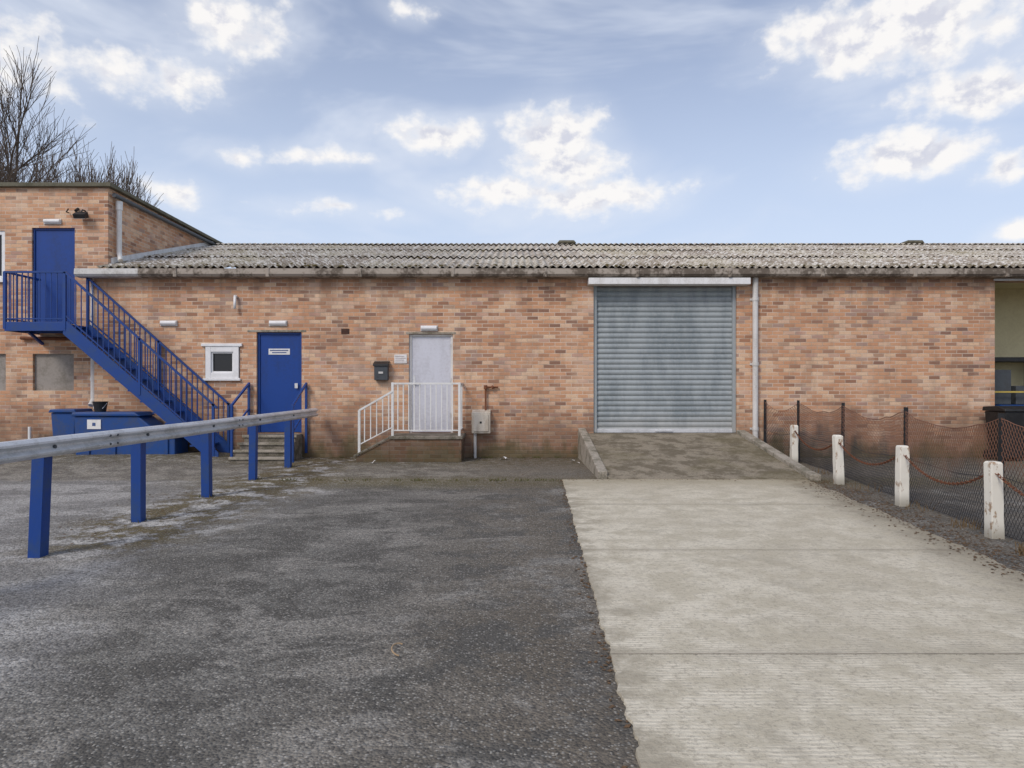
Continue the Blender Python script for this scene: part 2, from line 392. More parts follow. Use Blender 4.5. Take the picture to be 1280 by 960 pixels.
# ------------------------------------------------------------------ warehouse
W = empty('brick_warehouse')
YF = 13.76
ops = [(-5.15, -4.24, .50, 2.53), (-2.08, -1.19, .50, 2.49), (-6.19, -5.48, 1.58, 2.26), (1.645, 4.53, .45, 3.47), (9.73, 14.5, .05, 3.56)]
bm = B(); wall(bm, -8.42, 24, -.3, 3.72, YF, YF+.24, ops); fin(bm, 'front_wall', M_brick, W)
def roof_slope(y0, z0, y1, z1, name, x0=-8.24, x1=25.0, rows=3):
    bm = B(); pitch = .146; n = int((x1-x0)/pitch*8)
    for r in range(rows):
        t0 = r/rows; t1 = (r+1)/rows
        a = (y0+(y1-y0)*t0-(.06 if r else 0)*(1 if y1 > y0 else -1), z0+(z1-z0)*t0+(.012 if r else 0.0)); b_ = (y0+(y1-y0)*t1, z0+(z1-z0)*t1)
        pv = None
        for i in range(n+1):
            x = x0+i*pitch/8; h = .024*math.cos(2*math.pi*i/8)
            sag = .018*noise.noise(Vector((x*.35, r*.7, 0)))
            sheet = .008*noise.noise(Vector((math.floor(x/1.02)*3.1, r*5.3, 0)))
            c = [bm.verts.new((x, a[0], a[1]+h+sag+sheet)), bm.verts.new((x, (a[0]+b_[0])/2, (a[1]+b_[1])/2+h+sag+sheet-.005)), bm.verts.new((x, b_[0], b_[1]+h+sag))]
            if pv: bm.faces.new([pv[0], c[0], c[1], pv[1]]); bm.faces.new([pv[1], c[1], c[2], pv[2]])
            pv = c
    return fin(bm, name, M_roof, W, smooth=True)
roof_slope(13.52, 3.80, 18.9, 5.36, 'corrugated_roof_front')
roof_slope(24.3, 3.80, 18.92, 5.36, 'corrugated_roof_back')
bm = B()
pv = None
x = -8.24; i = 0
while x < 25:
    h = .02*math.cos(2*math.pi*i/8)
    c = [bm.verts.new((x, 18.62, 5.325+h)), bm.verts.new((x, 18.82, 5.385+h*.6)), bm.verts.new((x, 19.0, 5.385+h*.6)), bm.verts.new((x, 19.2, 5.325+h))]
    if pv:
        for k in range(3): bm.faces.new([pv[k], c[k], c[k+1], pv[k+1]])
    pv = c; x += .146/8; i += 1
fin(bm, 'ridge_capping', M_roof, W, smooth=True)
bm = B()
for vx in (1.5, 11.05):
    prism(bm, [(vx-.26, 5.38), (vx-.2, 5.45), (vx+.2, 5.45), (vx+.26, 5.38)], 18.7, 19.1)
fin(bm, 'ridge_vents', M_coping, W, .01)
bm = B(); rm = random.Random(12)
for _ in range(420):
    x = rm.uniform(-8.1, 16)
    if noise.noise(Vector((x*.5, 0, 4))) < rm.uniform(-.5, .25): continue
    t = abs(rm.gauss(0, .05)) if rm.random() < .6 else rm.choice((.333, .667))+rm.gauss(0, .015)
    t = min(max(t, .004), .98); r_ = rm.uniform(.012, .034)
    bmesh.ops.create_icosphere(bm, subdivisions=1, radius=r_, matrix=Matrix.Translation((x, 13.52+5.38*t, 3.80+1.56*t+.012)) @ Matrix.Diagonal((1.5, 1.3, .7, 1)))
M_rmoss = pmat('roof_moss', (.15, .12, .05), (.06, .05, .025), .95, .9, 6, .1)
fin(bm, 'roof_moss_cushions', M_rmoss, W)
bm = B()
prof = [(13.50, 3.77), (13.49, 3.66), (13.53, 3.615), (13.70, 3.605), (13.757, 3.63), (13.757, 3.745), (13.70, 3.745), (13.70, 3.66), (13.56, 3.66), (13.545, 3.77)]
prism(bm, prof, -7.4, 24.0, 'x'); fin(bm, 'eaves_gutter', M_gut, W)
bm = B(); prism(bm, prof, -8.66, -7.403, 'x'); fin(bm, 'eaves_gutter_pale', M_gutl, W)
bm = B()
xx = -6.7
while xx < 24:
    box(bm, xx, xx+.07, 13.480, 13.56, 3.60, 3.782); xx += 1.83
fin(bm, 'gutter_joints', M_gut, W, .01)
bm = B(); box(bm, -8.4, 24, 13.70, 13.98, 3.722, 3.80); fin(bm, 'eaves_filler', M_coping, W)
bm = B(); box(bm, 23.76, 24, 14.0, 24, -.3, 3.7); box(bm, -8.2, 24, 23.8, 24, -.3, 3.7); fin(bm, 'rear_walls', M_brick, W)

bm = B()
z = .50; ns = 28; pz = (3.47-.50)/ns; x0, x1 = 1.70, 4.475; rowv = []
for k in range(ns):
    for t in range(6):
        a = t/6; yy = 13.865-.018*math.sin(math.pi*a)
        if t == 0: yy = 13.870
        rowv.append((z+(k+a)*pz, yy))
rowv.append((3.47, 13.87))
pv = None
for zz, yy in rowv:
    c = [bm.verts.new((x0+(x1-x0)*q/6, yy+.004*math.sin(q*1.3+zz), zz)) for q in range(7)]
    if pv:
        for q in range(6): bm.faces.new([pv[q], pv[q+1], c[q+1], c[q]])
    pv = c
fin(bm, 'roller_shutter_slats', M_shut, W, smooth=False)
bm = B()
box(bm, 1.647, 1.715, 13.80, 13.90, .50, 3.468); box(bm, 4.46, 4.528, 13.80, 13.90, .50, 3.468); fin(bm, 'shutter_guides', M_shut, W, .004)
bm = B(); box(bm, 1.715, 4.46, 13.82, 13.90, .497, .575); fin(bm, 'shutter_bottom_rail', M_galv, W, .006)
bm = B(); box(bm, 2.9, 3.25, 13.80, 13.82, .52, .555); fin(bm, 'shutter_handle', M_galv, W, .004)
bm = B(); box(bm, 1.52, 4.73, 13.52, 13.80, 3.462, 3.590); fin(bm, 'shutter_lintel', M_lint, W, .006)

def door(x0, x1, z0, z1, mat, nm, fr):
    bm = B(); box(bm, x0+.05, x1-.05, 13.835, 13.88, z0+.01, z1-.05); fin(bm, nm+'_leaf', mat, W, .003)
    bm = B(); box(bm, x0+.002, x0+.048, 13.81, 13.90, z0, z1-.002); box(bm, x1-.048, x1-.002, 13.81, 13.90, z0, z1-.002); box(bm, x0+.05, x1-.05, 13.812, 13.90, z1-.047, z1-.002)
    fin(bm, nm+'_frame', fr, W, .003)
door(-5.15, -4.24, .50, 2.53, M_bluedoor, 'blue_door', M_blue)
door(-2.08, -1.19, .50, 2.49, M_whitedoor, 'white_door', M_white)
bm = B(); box(bm, -5.33, -4.15, 13.752, 13.80, 2.533, 2.575); box(bm, -2.14, -1.13, 13.752, 13.80, 2.493, 2.53); fin(bm, 'door_lintels', M_kerb, W, .003)
bm = B(); cyl(bm, (-4.36, 13.80, 1.45), (-4.36, 13.84, 1.45), .025); box(bm, -4.39, -4.33, 13.79, 13.80, 1.40, 1.50)
cyl(bm, (-1.98, 13.79, 1.5), (-1.98, 13.84, 1.5), .022); cyl(bm, (-1.98, 13.79, 1.5), (-1.88, 13.79, 1.5), .011)
box(bm, -2.005, -1.955, 13.828, 13.834, 1.42, 1.66)
fin(bm, 'door_handles', M_galv, W)
bm = B()
for (hz) in (.8, 1.5, 2.2): box(bm, -1.25, -1.235, 13.80, 13.815, hz, hz+.1)
fin(bm, 'door_hinges', M_galv, W)
bm = B(); box(bm, -4.93, -4.50, 13.826, 13.8345, 2.08, 2.20); fin(bm, 'blue_door_sign', M_paper, W)
bm = B(); box(bm, -4.90, -4.53, 13.823, 13.8255, 2.155, 2.175); box(bm, -4.86, -4.57, 13.823, 13.8255, 2.11, 2.13); fin(bm, 'blue_door_sign_text', M_txb, W)
bm = B()
box(bm, -6.17, -6.06, 13.73, 13.82, 1.60, 2.24); box(bm, -5.61, -5.50, 13.73, 13.82, 1.60, 2.24)
box(bm, -6.06, -5.61, 13.733, 13.82, 2.13, 2.24); box(bm, -6.06, -5.61, 13.733, 13.82, 1.60, 1.71)
box(bm, -6.21, -5.46, 13.70, 13.758, 1.55, 1.598); box(bm, -6.25, -5.43, 13.715, 13.758, 2.242, 2.30)
fin(bm, 'small_window_frame', M_upvc, W, .006)
bm = B()
for a in ((-6.06, -6.03, 1.71, 2.13), (-5.64, -5.61, 1.71, 2.13), (-6.03, -5.64, 1.71, 1.74), (-6.03, -5.64, 2.10, 2.13)): box(bm, a[0], a[1], 13.76, 13.79, a[2], a[3])
fin(bm, 'small_window_casement', M_upvc, W, .003)
bm = B(); box(bm, -6.04, -5.63, 13.80, 13.81, 1.72, 2.12); fin(bm, 'small_window_glass', M_glass, W)

def light(x0, x1, z0, z1, y, par, nm='bulkhead_light'):
    bm = B(); prism(bm, [(y, z0), (y-.055, z0+.015), (y-.07, z0+.05), (y-.06, z1), (y, z1)], x0, x1, 'x'); fin(bm, nm, M_upvc, par, .008)
    bm = B(); box(bm, x0-.012, x1+.012, y-.025, y-.0005, z0-.012, z1+.012); fin(bm, nm+'_base', M_pipe, par, .004)
light(-7.07, -6.75, 2.66, 2.75, YF, W); light(-4.88, -4.54, 2.66, 2.75, YF, W); light(-1.83, -1.51, 2.56, 2.65, YF, W)
bm = B(); tube(bm, [(-5.55, 13.76, 3.24), (-5.55, 13.68, 3.24), (-5.55, 13.66, 2.99)], .028); fin(bm, 'overflow_pipe', M_upvc, W, smooth=True)
bm = B(); box(bm, -3.44, -3.28, 13.752, 13.80, 2.49, 2.60); fin(bm, 'air_vent', M_black, W)
bm = B()
for k in range(4): box(bm, -3.43, -3.29, 13.745, 13.752, 2.50+k*.025, 2.508+k*.025)
fin(bm, 'air_vent_louvres', M_rust, W)
def downpipe(x, y, z0, z1, par, nm, mat):
    bm = B(); tube(bm, [(x, y-.08, z1), (x, y-.08, z1-.08), (x, y-.07, z1-.2), (x, y-.07, z0+.12), (x, y-.16, z0)], .055, 14)
    zz = z0+.5
    while zz < z1-.3:
        cyl(bm, (x, y-.07, zz), (x, y-.07, zz+.07), .065, .065, 14); box(bm, x-.09, x+.09, y-.022, y-.002, zz+.015, zz+.055); zz += 1.3
    fin(bm, nm, mat, par, smooth=False)
downpipe(4.88, YF, .05, 3.62, W, 'downpipe', M_pipe)
downpipe(-8.50, 13.94, 1.05, 3.62, W, 'downpipe_left', M_pipe)
bm = B(); box(bm, 7.6, 7.8, 14.0, 17.4, 0, 3.7); box(bm, 7.8, 16, 15.6, 15.8, 0, 3.7); box(bm, 16, 16.2, 14.0, 15.6, 0, 3.7); box(bm, 7.8, 16, 14.01, 15.6, 3.66, 3.70); fin(bm, 'bay_interior_walls', M_cream, W)
bm = B(); box(bm, 7.8, 16, 13.77, 15.6, 0.0, .045); fin(bm, 'bay_floor', M_intf, W)
bm = B(); box(bm, 9.70, 14.55, 13.72, 13.756, 3.563, 3.60); fin(bm, 'bay_lintel', M_lint, W)
sh = empty('storage_rack')
bm = B()
for xx in (9.8, 11.6, 13.2):
    for yy in (14.8, 15.4): box(bm, xx, xx+.07, yy, yy+.07, .05, 2.1)
fin(bm, 'uprights', M_grey, sh)
bm = B()
for zz in (.95, 1.98): box(bm, 9.8, 13.3, 14.78, 15.5, zz, zz+.09)
fin(bm, 'shelves', M_black, sh)
bm = B(); box(bm, 9.8, 13.3, 14.76, 14.778, 1.30, 1.335); fin(bm, 'shelf_edge', M_yel, sh)
bm = B(); box(bm, 10.1, 10.9, 14.9, 15.4, 1.045, 1.8); box(bm, 11.0, 11.5, 14.9, 15.4, 1.045, 1.45); box(bm, 9.95, 10.95, 14.85, 15.4, .055, .7); fin(bm, 'stored_boxes', M_grey, sh, .01)

# ------------------------------------------------------------------ office building
O = empty('brick_office_building')
YO = 13.96; XR = -8.26
ops = [(-9.82, -8.94, 2.71, 4.68), (-11.6, -10.37, 3.62, 4.62), (-9.80, -8.96, 1.35, 2.10), (-11.6, -10.35, 1.35, 2.10)]
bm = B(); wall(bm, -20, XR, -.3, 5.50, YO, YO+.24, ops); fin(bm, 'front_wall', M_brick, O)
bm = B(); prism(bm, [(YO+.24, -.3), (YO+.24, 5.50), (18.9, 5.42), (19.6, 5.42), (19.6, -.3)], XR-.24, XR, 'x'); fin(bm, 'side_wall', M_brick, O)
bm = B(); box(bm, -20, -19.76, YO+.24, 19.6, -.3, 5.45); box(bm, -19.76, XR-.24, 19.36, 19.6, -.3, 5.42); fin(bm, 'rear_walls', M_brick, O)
bm = B(); box(bm, -19.7, XR-.25, YO+.25, 19.3, 5.2, 5.3); fin(bm, 'flat_roof', M_coping, O)
bm = B(); box(bm, -20.1, XR+.10, YO-.09, YO+.26, 5.503, 5.585); fin(bm, 'parapet_coping', M_coping, O, .01)
bm = B(); prism(bm, [(YO+.263, 5.503), (YO+.263, 5.575), (18.95, 5.50), (19.6, 5.50), (19.6, 5.423), (18.95, 5.423)], XR-.27, XR+.10, 'x'); fin(bm, 'side_coping', M_coping, O, .01)
bm = B(); prism(bm, [(14.05, 3.97), (14.05, 4.08), (18.85, 5.46), (18.85, 5.37)], XR+.002, XR+.03, 'x'); fin(bm, 'roof_flashing', M_lint, O)
bm = B(); tube(bm, [(XR+.09, 14.2, 5.28), (XR+.09, 14.2, 4.2), (XR+.16, 14.13, 4.04)], .05, 12); cyl(bm, (XR+.09, 14.2, 5.1), (XR+.09, 14.2, 5.28), .065, .065, 12); fin(bm, 'side_downpipe', M_white, O)
bm = B(); tube(bm, [(XR+.10, 14.0, 5.36), (XR+.10, 18.8, 5.33)], .045, 10); fin(bm, 'side_gutter', M_grey, O)
bm = B(); box(bm, -9.78, -8.98, 14.02, 14.07, 2.72, 4.64); fin(bm, 'upper_door_leaf', M_bluedoor, O, .003)
bm = B(); box(bm, -9.818, -9.782, 14.0, 14.1, 2.71, 4.678); box(bm, -8.978, -8.942, 14.0, 14.1, 2.71, 4.678); box(bm, -9.782, -8.978, 14.003, 14.1, 4.642, 4.678); fin(bm, 'upper_door_frame', M_blue, O)
bm = B(); box(bm, -9.80, -8.96, 14.02, 14.1, 1.35, 2.10); box(bm, -11.6, -10.35, 14.02, 14.1, 1.35, 2.10); fin(bm, 'blocked_windows', M_render, O)
bm = B()
for a in ((-10.45, -10.372, 3.62, 4.62), (-11.6, -11.52, 3.62, 4.62), (-11.52, -10.45, 3.62, 3.70), (-11.52, -10.45, 4.54, 4.62), (-11.02, -10.95, 3.70, 4.54)): box(bm, a[0], a[1], 13.98, 14.06, a[2], a[3])
box(bm, -11.66, -10.33, 13.90, 13.958, 3.56, 3.618)
fin(bm, 'upper_window_frame', M_upvc, O, .004)
bm = B(); box(bm, -11.52, -10.45, 14.03, 14.04, 3.7, 4.54); fin(bm, 'upper_window_glass', M_glass, O)
light(-9.55, -9.22, 4.76, 4.84, YO, O)
bm = B(); tube(bm, [(-8.72, 13.96, 5.02), (-8.72, 13.86, 5.02), (-8.72, 13.82, 4.96)], .015, 8)
prism(bm, [(13.84, 4.98), (13.72, 4.90), (13.76, 4.82), (13.88, 4.86)], -8.84, -8.60, 'x'); fin(bm, 'floodlight', M_black, O, .006)
bm = B(); prism(bm, [(13.735, 4.888), (13.725, 4.895), (13.765, 4.815), (13.772, 4.822)], -8.82, -8.62, 'x'); fin(bm, 'floodlight_glass', M_galv, O)
bm = B(); tube(bm, [(-9.05, 13.94, 4.98), (-9.05, 13.86, 4.98), (-8.98, 13.82, 5.03)], .012, 8); cyl(bm, (-8.86, 13.94, 5.06), (-8.86, 13.86, 5.0), .03); fin(bm, 'alarm_bracket', M_black, O)
bm = B(); tube(bm, [(-10.0, 13.90, 2.42), (-8.7, 13.90, 2.40)], .035, 8); fin(bm, 'service_pipe', M_rust, O)
bm = B(); tube(bm, [(-9.75, 13.8, .1), (-9.75, 13.8, .62)], .03, 8); fin(bm, 'vent_stub_pipe', M_upvc, O)

# ------------------------------------------------------------------ external staircase
E = empty('external_staircase')
ya, yb = 12.98, 13.68; LZ = 2.63; X0, X1 = -8.50, -5.66; g0 = gz(X1, ya)
sl = (LZ-g0)/(X1-X0)
def sz(x): return LZ-(x-X0)*sl
bm = B(); box(bm, -9.64, X0, ya+.04, 13.93, LZ-.03, LZ); fin(bm, 'landing_plate', M_blue, E)
bm = B()
box(bm, -9.64, X0+.02, ya-.02, ya+.02, LZ-.14, LZ+.03); box(bm, -9.66, -9.645, ya+.021, 13.95, LZ-.14, LZ+.03); box(bm, -9.63, X0, 13.62, 13.68, LZ-.13, LZ-.035)
bar(bm, (-9.58, 13.5, LZ-.1), (-9.58, 13.94, 2.3), .05, .05); bar(bm, (-8.62, 13.5, LZ-.1), (-8.62, 13.94, 2.3), .05, .05)
fin(bm, 'landing_frame', M_blue, E, .003)
bm = B()
for yy in (ya, yb):
    prism(bm, [(X0-.03, LZ+.04), (X0+.05, LZ+.04), (X1+.08, g0+.07), (X1+.08, g0-.02), (X1-.14, g0-.02), (X0-.03, LZ-.2)], yy-.012, yy+.012)
fin(bm, 'stringers', M_blue, E)
bm = B(); n = 12
for k in range(1, n):
    zz = LZ-(LZ-g0)*k/n; xx = X0+(X1-X0)*(k-1)/n
    box(bm, xx, xx+.27, ya+.013, yb-.013, zz-.03, zz)
fin(bm, 'treads', M_blue, E)
bm = B(); RH = .98; XL = -9.64
def railrun(yy):
    bar(bm, (X0, yy, LZ+RH), (X1+.05, yy, sz(X1+.05)+RH-.02), .045, .035)
    bar(bm, (X0, yy, LZ+.16), (X1+.02, yy, sz(X1)+.14), .03, .02)
    x = X0+.10
    while x < X1-.03:
        bar(bm, (x, yy, sz(x)+.02), (x, yy, sz(x)+RH-.01), .014, .014); x += .105
    for px_ in (X0, (X0+X1)/2, X1-.02): bar(bm, (px_, yy, sz(px_)-.1), (px_, yy, sz(px_)+RH), .045, .045)
railrun(ya); railrun(yb)
bar(bm, (XL, ya, LZ+RH), (X0, ya, LZ+RH), .045, .035); bar(bm, (XL, ya, LZ+.09), (X0, ya, LZ+.09), .03, .02)
x = XL+.11
while x < X0-.04: bar(bm, (x, ya, LZ+.03), (x, ya, LZ+RH), .014, .014); x += .11
bar(bm, (XL, ya, LZ-.1), (XL, ya, LZ+RH+.01), .05, .05)
bar(bm, (XL, ya, LZ+RH), (XL, 13.94, LZ+RH), .045, .035); bar(bm, (XL, ya, LZ+.09), (XL, 13.94, LZ+.09), .03, .02)
y = ya+.11
while y < 13.92: bar(bm, (XL, y, LZ+.03), (XL, y, LZ+RH), .014, .014); y += .11
bar(bm, (X0, yb, LZ+RH), (X0-.02, yb+.2, LZ+RH), .045, .035)
fin(bm, 'railings', M_blue, E)

C = empty('blue_storage_chest')
gzb = .10
bm = B(); prism(bm, [(-8.35, gzb-.04), (-8.38, gzb+.76), (-7.15, gzb+.76), (-6.78, gzb+.46), (-6.45, gzb+.38), (-6.45, gzb-.04)], 13.06, 13.60); fin(bm, 'body', M_bluebin, C, .02)
bm = B(); prism(bm, [(-8.42, gzb+.764), (-8.40, gzb+.84), (-7.20, gzb+.84), (-7.1, gzb+.764)], 13.02, 13.62); fin(bm, 'lid', M_bluebin, C, .02)
bm = B()
for xx in (-8.1, -7.6, -7.1, -6.6): box(bm, xx-.03, xx+.03, 13.03, 13.058, gzb+.02, gzb+.34)
box(bm, -8.36, -6.44, 13.04, 13.058, gzb+.34, gzb+.38)
fin(bm, 'ribs', M_bluebin, C, .006)
bm = B(); box(bm, -8.12, -7.86, 13.045, 13.056, gzb+.52, gzb+.70); fin(bm, 'label', M_paper, C)
bm = B(); box(bm, -8.02, -7.96, 13.041, 13.0445, gzb+.58, gzb+.64); fin(bm, 'label_print', M_txb, C)
C2 = empty('blue_grit_bin')
bm = B(); prism(bm, [(-8.95, .42), (-8.99, .92), (-8.50, .92), (-8.53, .42)], 13.30, 13.8); box(bm, -8.9, -8.58, 13.34, 13.75, .05, .42); fin(bm, 'body', M_bluebin, C2, .02)
bm = B(); prism(bm, [(-9.02, .924), (-8.98, .99), (-8.5, .99), (-8.47, .924)], 13.26, 13.82); fin(bm, 'lid', M_bluebin, C2, .015)
P = empty('black_bucket')
bm = B(); cyl(bm, (-8.05, 13.35, gzb+.84), (-8.05, 13.35, gzb+1.03), .10, .13, 16); cyl(bm, (-8.05, 13.35, gzb+1.02), (-8.05, 13.35, gzb+1.04), .14, .14, 16); fin(bm, 'pail', M_black, P)
bm = B(); tube(bm, [(-8.18, 13.35, gzb+1.01), (-8.14, 13.28, gzb+.91), (-7.96, 13.28, gzb+.91), (-7.92, 13.35, gzb+1.01)], .006, 6); fin(bm, 'handle', M_galv, P)

# ------------------------------------------------------------------ entrance steps (blue door)
T = empty('entrance_steps')
bm = B()
for (zt, y0, y1) in ((.485, 13.30, 13.757), (.355, 13.08, 13.30), (.235, 12.87, 13.08), (.12, 12.66, 12.87)):
    box(bm, -5.22, -4.22, y0, y1, -.1, zt)
fin(bm, 'steps', M_step, T, .012)
bm = B()
for (y0, zt) in ((13.27, .485), (13.05, .355), (12.84, .235), (12.63, .12)): box(bm, -5.25, -4.19, y0, y0+.06, zt-.045, zt+.004)
fin(bm, 'nosings', M_kerb, T, .006)
bm = B()
for xx in (-5.28, -4.13):
    bar(bm, (xx, 13.72, 1.50), (xx, 12.86, 1.08), .04, .04); bar(bm, (xx, 12.86, 0), (xx, 12.86, 1.09), .045, .045); bar(bm, (xx, 13.70, .1), (xx, 13.70, 1.5), .045, .045)
    bar(bm, (xx, 13.72, 1.0), (xx, 12.86, .58), .03, .03)
fin(bm, 'handrails', M_blue, T, .004)

Lp = empty('brick_entrance_landing')
bm = B(); box(bm, -2.31, -.96, 12.92, 13.757, -.1, .43); fin(bm, 'brick_base', M_brickd, Lp)
bm = B(); box(bm, -2.34, -.93, 12.89, 13.757, .432, .495); fin(bm, 'top_slab', M_step, Lp, .012)
bm = B(); box(bm, -2.55, -2.345, 13.02, 13.757, -.1, .33); box(bm, -2.76, -2.552, 13.02, 13.757, -.1, .19); fin(bm, 'side_steps', M_step, Lp, .012)
bm = B(); prism(bm, [(-2.95, -.1), (-2.95, .10), (-2.315, .43), (-2.315, -.1)], 12.93, 13.01); fin(bm, 'step_cheek_wall', M_brickd, Lp)
bm = B(); prism(bm, [(-3.0, .085), (-3.0, .13), (-2.345, .475), (-2.345, .43)], 12.90, 13.02); fin(bm, 'cheek_coping', M_step, Lp, .008)
R = empty('white_handrail')
bm = B()
zt = 1.49; yf = 12.98
bar(bm, (-2.27, yf, zt), (-1.0, yf, zt), .04, .035); bar(bm, (-2.27, yf, .60), (-1.0, yf, .60), .03, .02)
for xx in (-2.27, -1.0): bar(bm, (xx, yf, .49), (xx, yf, zt+.02), .045, .045)
bar(bm, (-1.0, yf, zt), (-1.0, 13.75, zt), .04, .035); bar(bm, (-1.0, yf, .60), (-1.0, 13.75, .60), .03, .02)
x = -2.27+.1
while x < -1.04: bar(bm, (x, yf, .60), (x, yf, zt), .02, .02); x += .104
y = yf+.1
while y < 13.72: bar(bm, (-1.0, y, .6), (-1.0, y, zt), .02, .02); y += .11
bar(bm, (-2.27, 12.965, 1.34), (-2.90, 12.965, .98), .04, .035); bar(bm, (-2.27, 12.965, .66), (-2.90, 12.965, .33), .03, .02)
for xx in (-2.90,): bar(bm, (xx, 12.965, .12), (xx, 12.965, .98), .045, .045)
x = -2.80
while x < -2.3:
    t = (x+2.9)/.63; bar(bm, (x, 12.965, .33+.33*t), (x, 12.965, .98+.36*t), .018, .018); x += .115
fin(bm, 'rails_and_balusters', M_white, R)

pb = empty('wall_letterbox')
bm = B(); prism(bm, [(13.757, 1.56), (13.62, 1.56), (13.60, 1.88), (13.757, 1.94)], -2.75, -2.48, 'x'); fin(bm, 'body', M_grey, pb, .01)
bm = B(); prism(bm, [(13.757, 1.945), (13.585, 1.885), (13.58, 1.84), (13.598, 1.84), (13.60, 1.87), (13.757, 1.935)], -2.77, -2.46, 'x'); fin(bm, 'hood', M_black, pb, .004)
bm = B(); box(bm, -2.66, -2.57, 13.600, 13.606, 1.69, 1.73); fin(bm, 'plate', M_pipe, pb)
ns_ = empty('notice_sign')
bm = B(); box(bm, -2.37, -2.12, 13.745, 13.758, 1.90, 2.08); fin(bm, 'board', M_paper, ns_)
bm = B()
for k in range(4): box(bm, -2.35, -2.14-.03*(k % 2), 13.741, 13.7445, 1.925+k*.038, 1.931+k*.038)
fin(bm, 'text_lines', M_txt, ns_)
mb = empty('meter_box')
bm = B(); prism(bm, [(13.757, .50), (13.56, .50), (13.55, .92), (13.757, .97)], -.80, -.43, 'x'); fin(bm, 'case', M_meter, mb, .012)
bm = B(); box(bm, -.765, -.465, 13.538, 13.555, .54, .88); fin(bm, 'door', M_meter, mb, .006)
bm = B(); box(bm, -.64, -.60, 13.532, 13.537, .70, .74); fin(bm, 'latch', M_black, mb)
bm = B(); tube(bm, [(-.74, 13.68, .50), (-.74, 13.68, -.02)], .03, 10); fin(bm, 'conduit', M_pipe, mb)
bm = B(); tube(bm, [(-.53, 13.70, .95), (-.53, 13.70, 1.42), (-.28, 13.72, 1.42)], .018, 8); cyl(bm, (-.53, 13.70, 1.38), (-.53, 13.70, 1.46), .035); cyl(bm, (-.41, 13.70, 1.40), (-.37, 13.70, 1.44), .035); fin(bm, 'gas_pipe', M_rust, mb)

# ------------------------------------------------------------------ guard rail
Gd = empty('guard_rail')
bm = B()
pf = [(0, .835), (.022, .84), (.052, .865), (.055, .882), (.012, .910), (.012, .928), (.055, .956), (.052, .973), (.022, .998), (0, 1.003)]
yl = [1.2+.25*i for i in range(50)]
pv = None
def rx(y): return -3.865-.012*(y-5)/3+.006*math.sin(y*1.7)
for y in yl+[13.58]:
    c = [bm.verts.new((rx(y)+p[0], y, p[1]-.003*math.sin(y*.9))) for p in pf]
    if pv:
        for k in range(len(pf)-1): bm.faces.new([pv[k], c[k], c[k+1], pv[k+1]])
    pv = c
fin(bm, 'w_beam', M_galv, Gd, smooth=False, solid=.004)
pys = [2.65, 4.2, 5.75, 7.23, 8.83, 10.5, 12.1]
lean = [0, 0, .035, .0, -.01, .012, 0]
bm = B()
for y, l in zip(pys, lean):
    x = rx(y)-.075
    z0 = gz(x, y)-.06
    for (a0, a1, b0, b1) in ((-.055, .055, -.045, -.035), (-.055, .055, .035, .045), (-.006, .006, -.035, .035)):
        vs = box(bm, x+b0, x+b1, y+a0, y+a1, z0, .965)
        for v in vs:
            if v.co.z < .2: v.co.x -= l; v.co.y -= l*.3
    vs = box(bm, x-.052, x+.052, y-.064, y-.055, z0, .955)
    for v in vs:
        if v.co.z < .2: v.co.x -= l; v.co.y -= l*.3
fin(bm, 'posts', M_blue, Gd, .002)
bm = B()
for y in pys:
    cyl(bm, (rx(y)+.008, y, .919), (rx(y)+.03, y, .919), .02, .014, 8)
for y in (6.5, 6.62, 9.6, 9.72):
    for dz in (-.04, .04): cyl(bm, (rx(y)+.03, y, .919+dz), (rx(y)+.062, y, .919+dz), .012, .01, 8)
fin(bm, 'bolts', M_grey, Gd)

# ------------------------------------------------------------------ bollard posts and chain
bp = [(5.2, 12.6), (4.79, 10.0), (4.67, 8.18), (4.55, 6.44)]
tops = []
for k, (x, y) in enumerate(bp):
    bm = B(); r = random.Random(k)
    w = .055; lx = r.uniform(-.02, .02); ly = r.uniform(-.02, .02)
    v0 = [bm.verts.new((x+a*w*1.05, y+b_*w*1.05, -.05)) for a, b_ in ((-1, -1), (1, -1), (1, 1), (-1, 1))]
    v1 = [bm.verts.new((x+lx+a*w, y+ly+b_*w, .70)) for a, b_ in ((-1, -1), (1, -1), (1, 1), (-1, 1))]
    v2 = [bm.verts.new((x+lx+a*w*.8, y+ly+b_*w*.8, .72)) for a, b_ in ((-1, -1), (1, -1), (1, 1), (-1, 1))]
    for A, C_ in ((v0, v1), (v1, v2)):
        for i in range(4): bm.faces.new([A[i], A[(i+1) % 4], C_[(i+1) % 4], C_[i]])
    bm.faces.new(v2)
    bmesh.ops.subdivide_edges(bm, edges=[e for e in bm.edges if abs(e.verts[0].co.z-e.verts[1].co.z) > .3], cuts=5)
    for v in bm.verts: v.co += Vector((r.uniform(-.003, .003), r.uniform(-.003, .003), 0))
    fin(bm, 'concrete_bollard', M_post, None, .006)
    tops.append(Vector((x+lx, y+ly, .64)))
tops.append(Vector((4.35, 4.5, .64)))
ch = empty('rusty_chain')
bm = B()
def link(bm, c, d, roll):
    a, b_ = frame(d); d = d.normalized()
    s = a if roll else b_
    pts = []
    for i in range(8):
        t = 2*math.pi*i/8; pts.append(c+d*math.cos(t)*.026+s*math.sin(t)*.014)
    for i in range(8): cyl(bm, pts[i], pts[(i+1) % 8], .0048, .0048, 4, False)
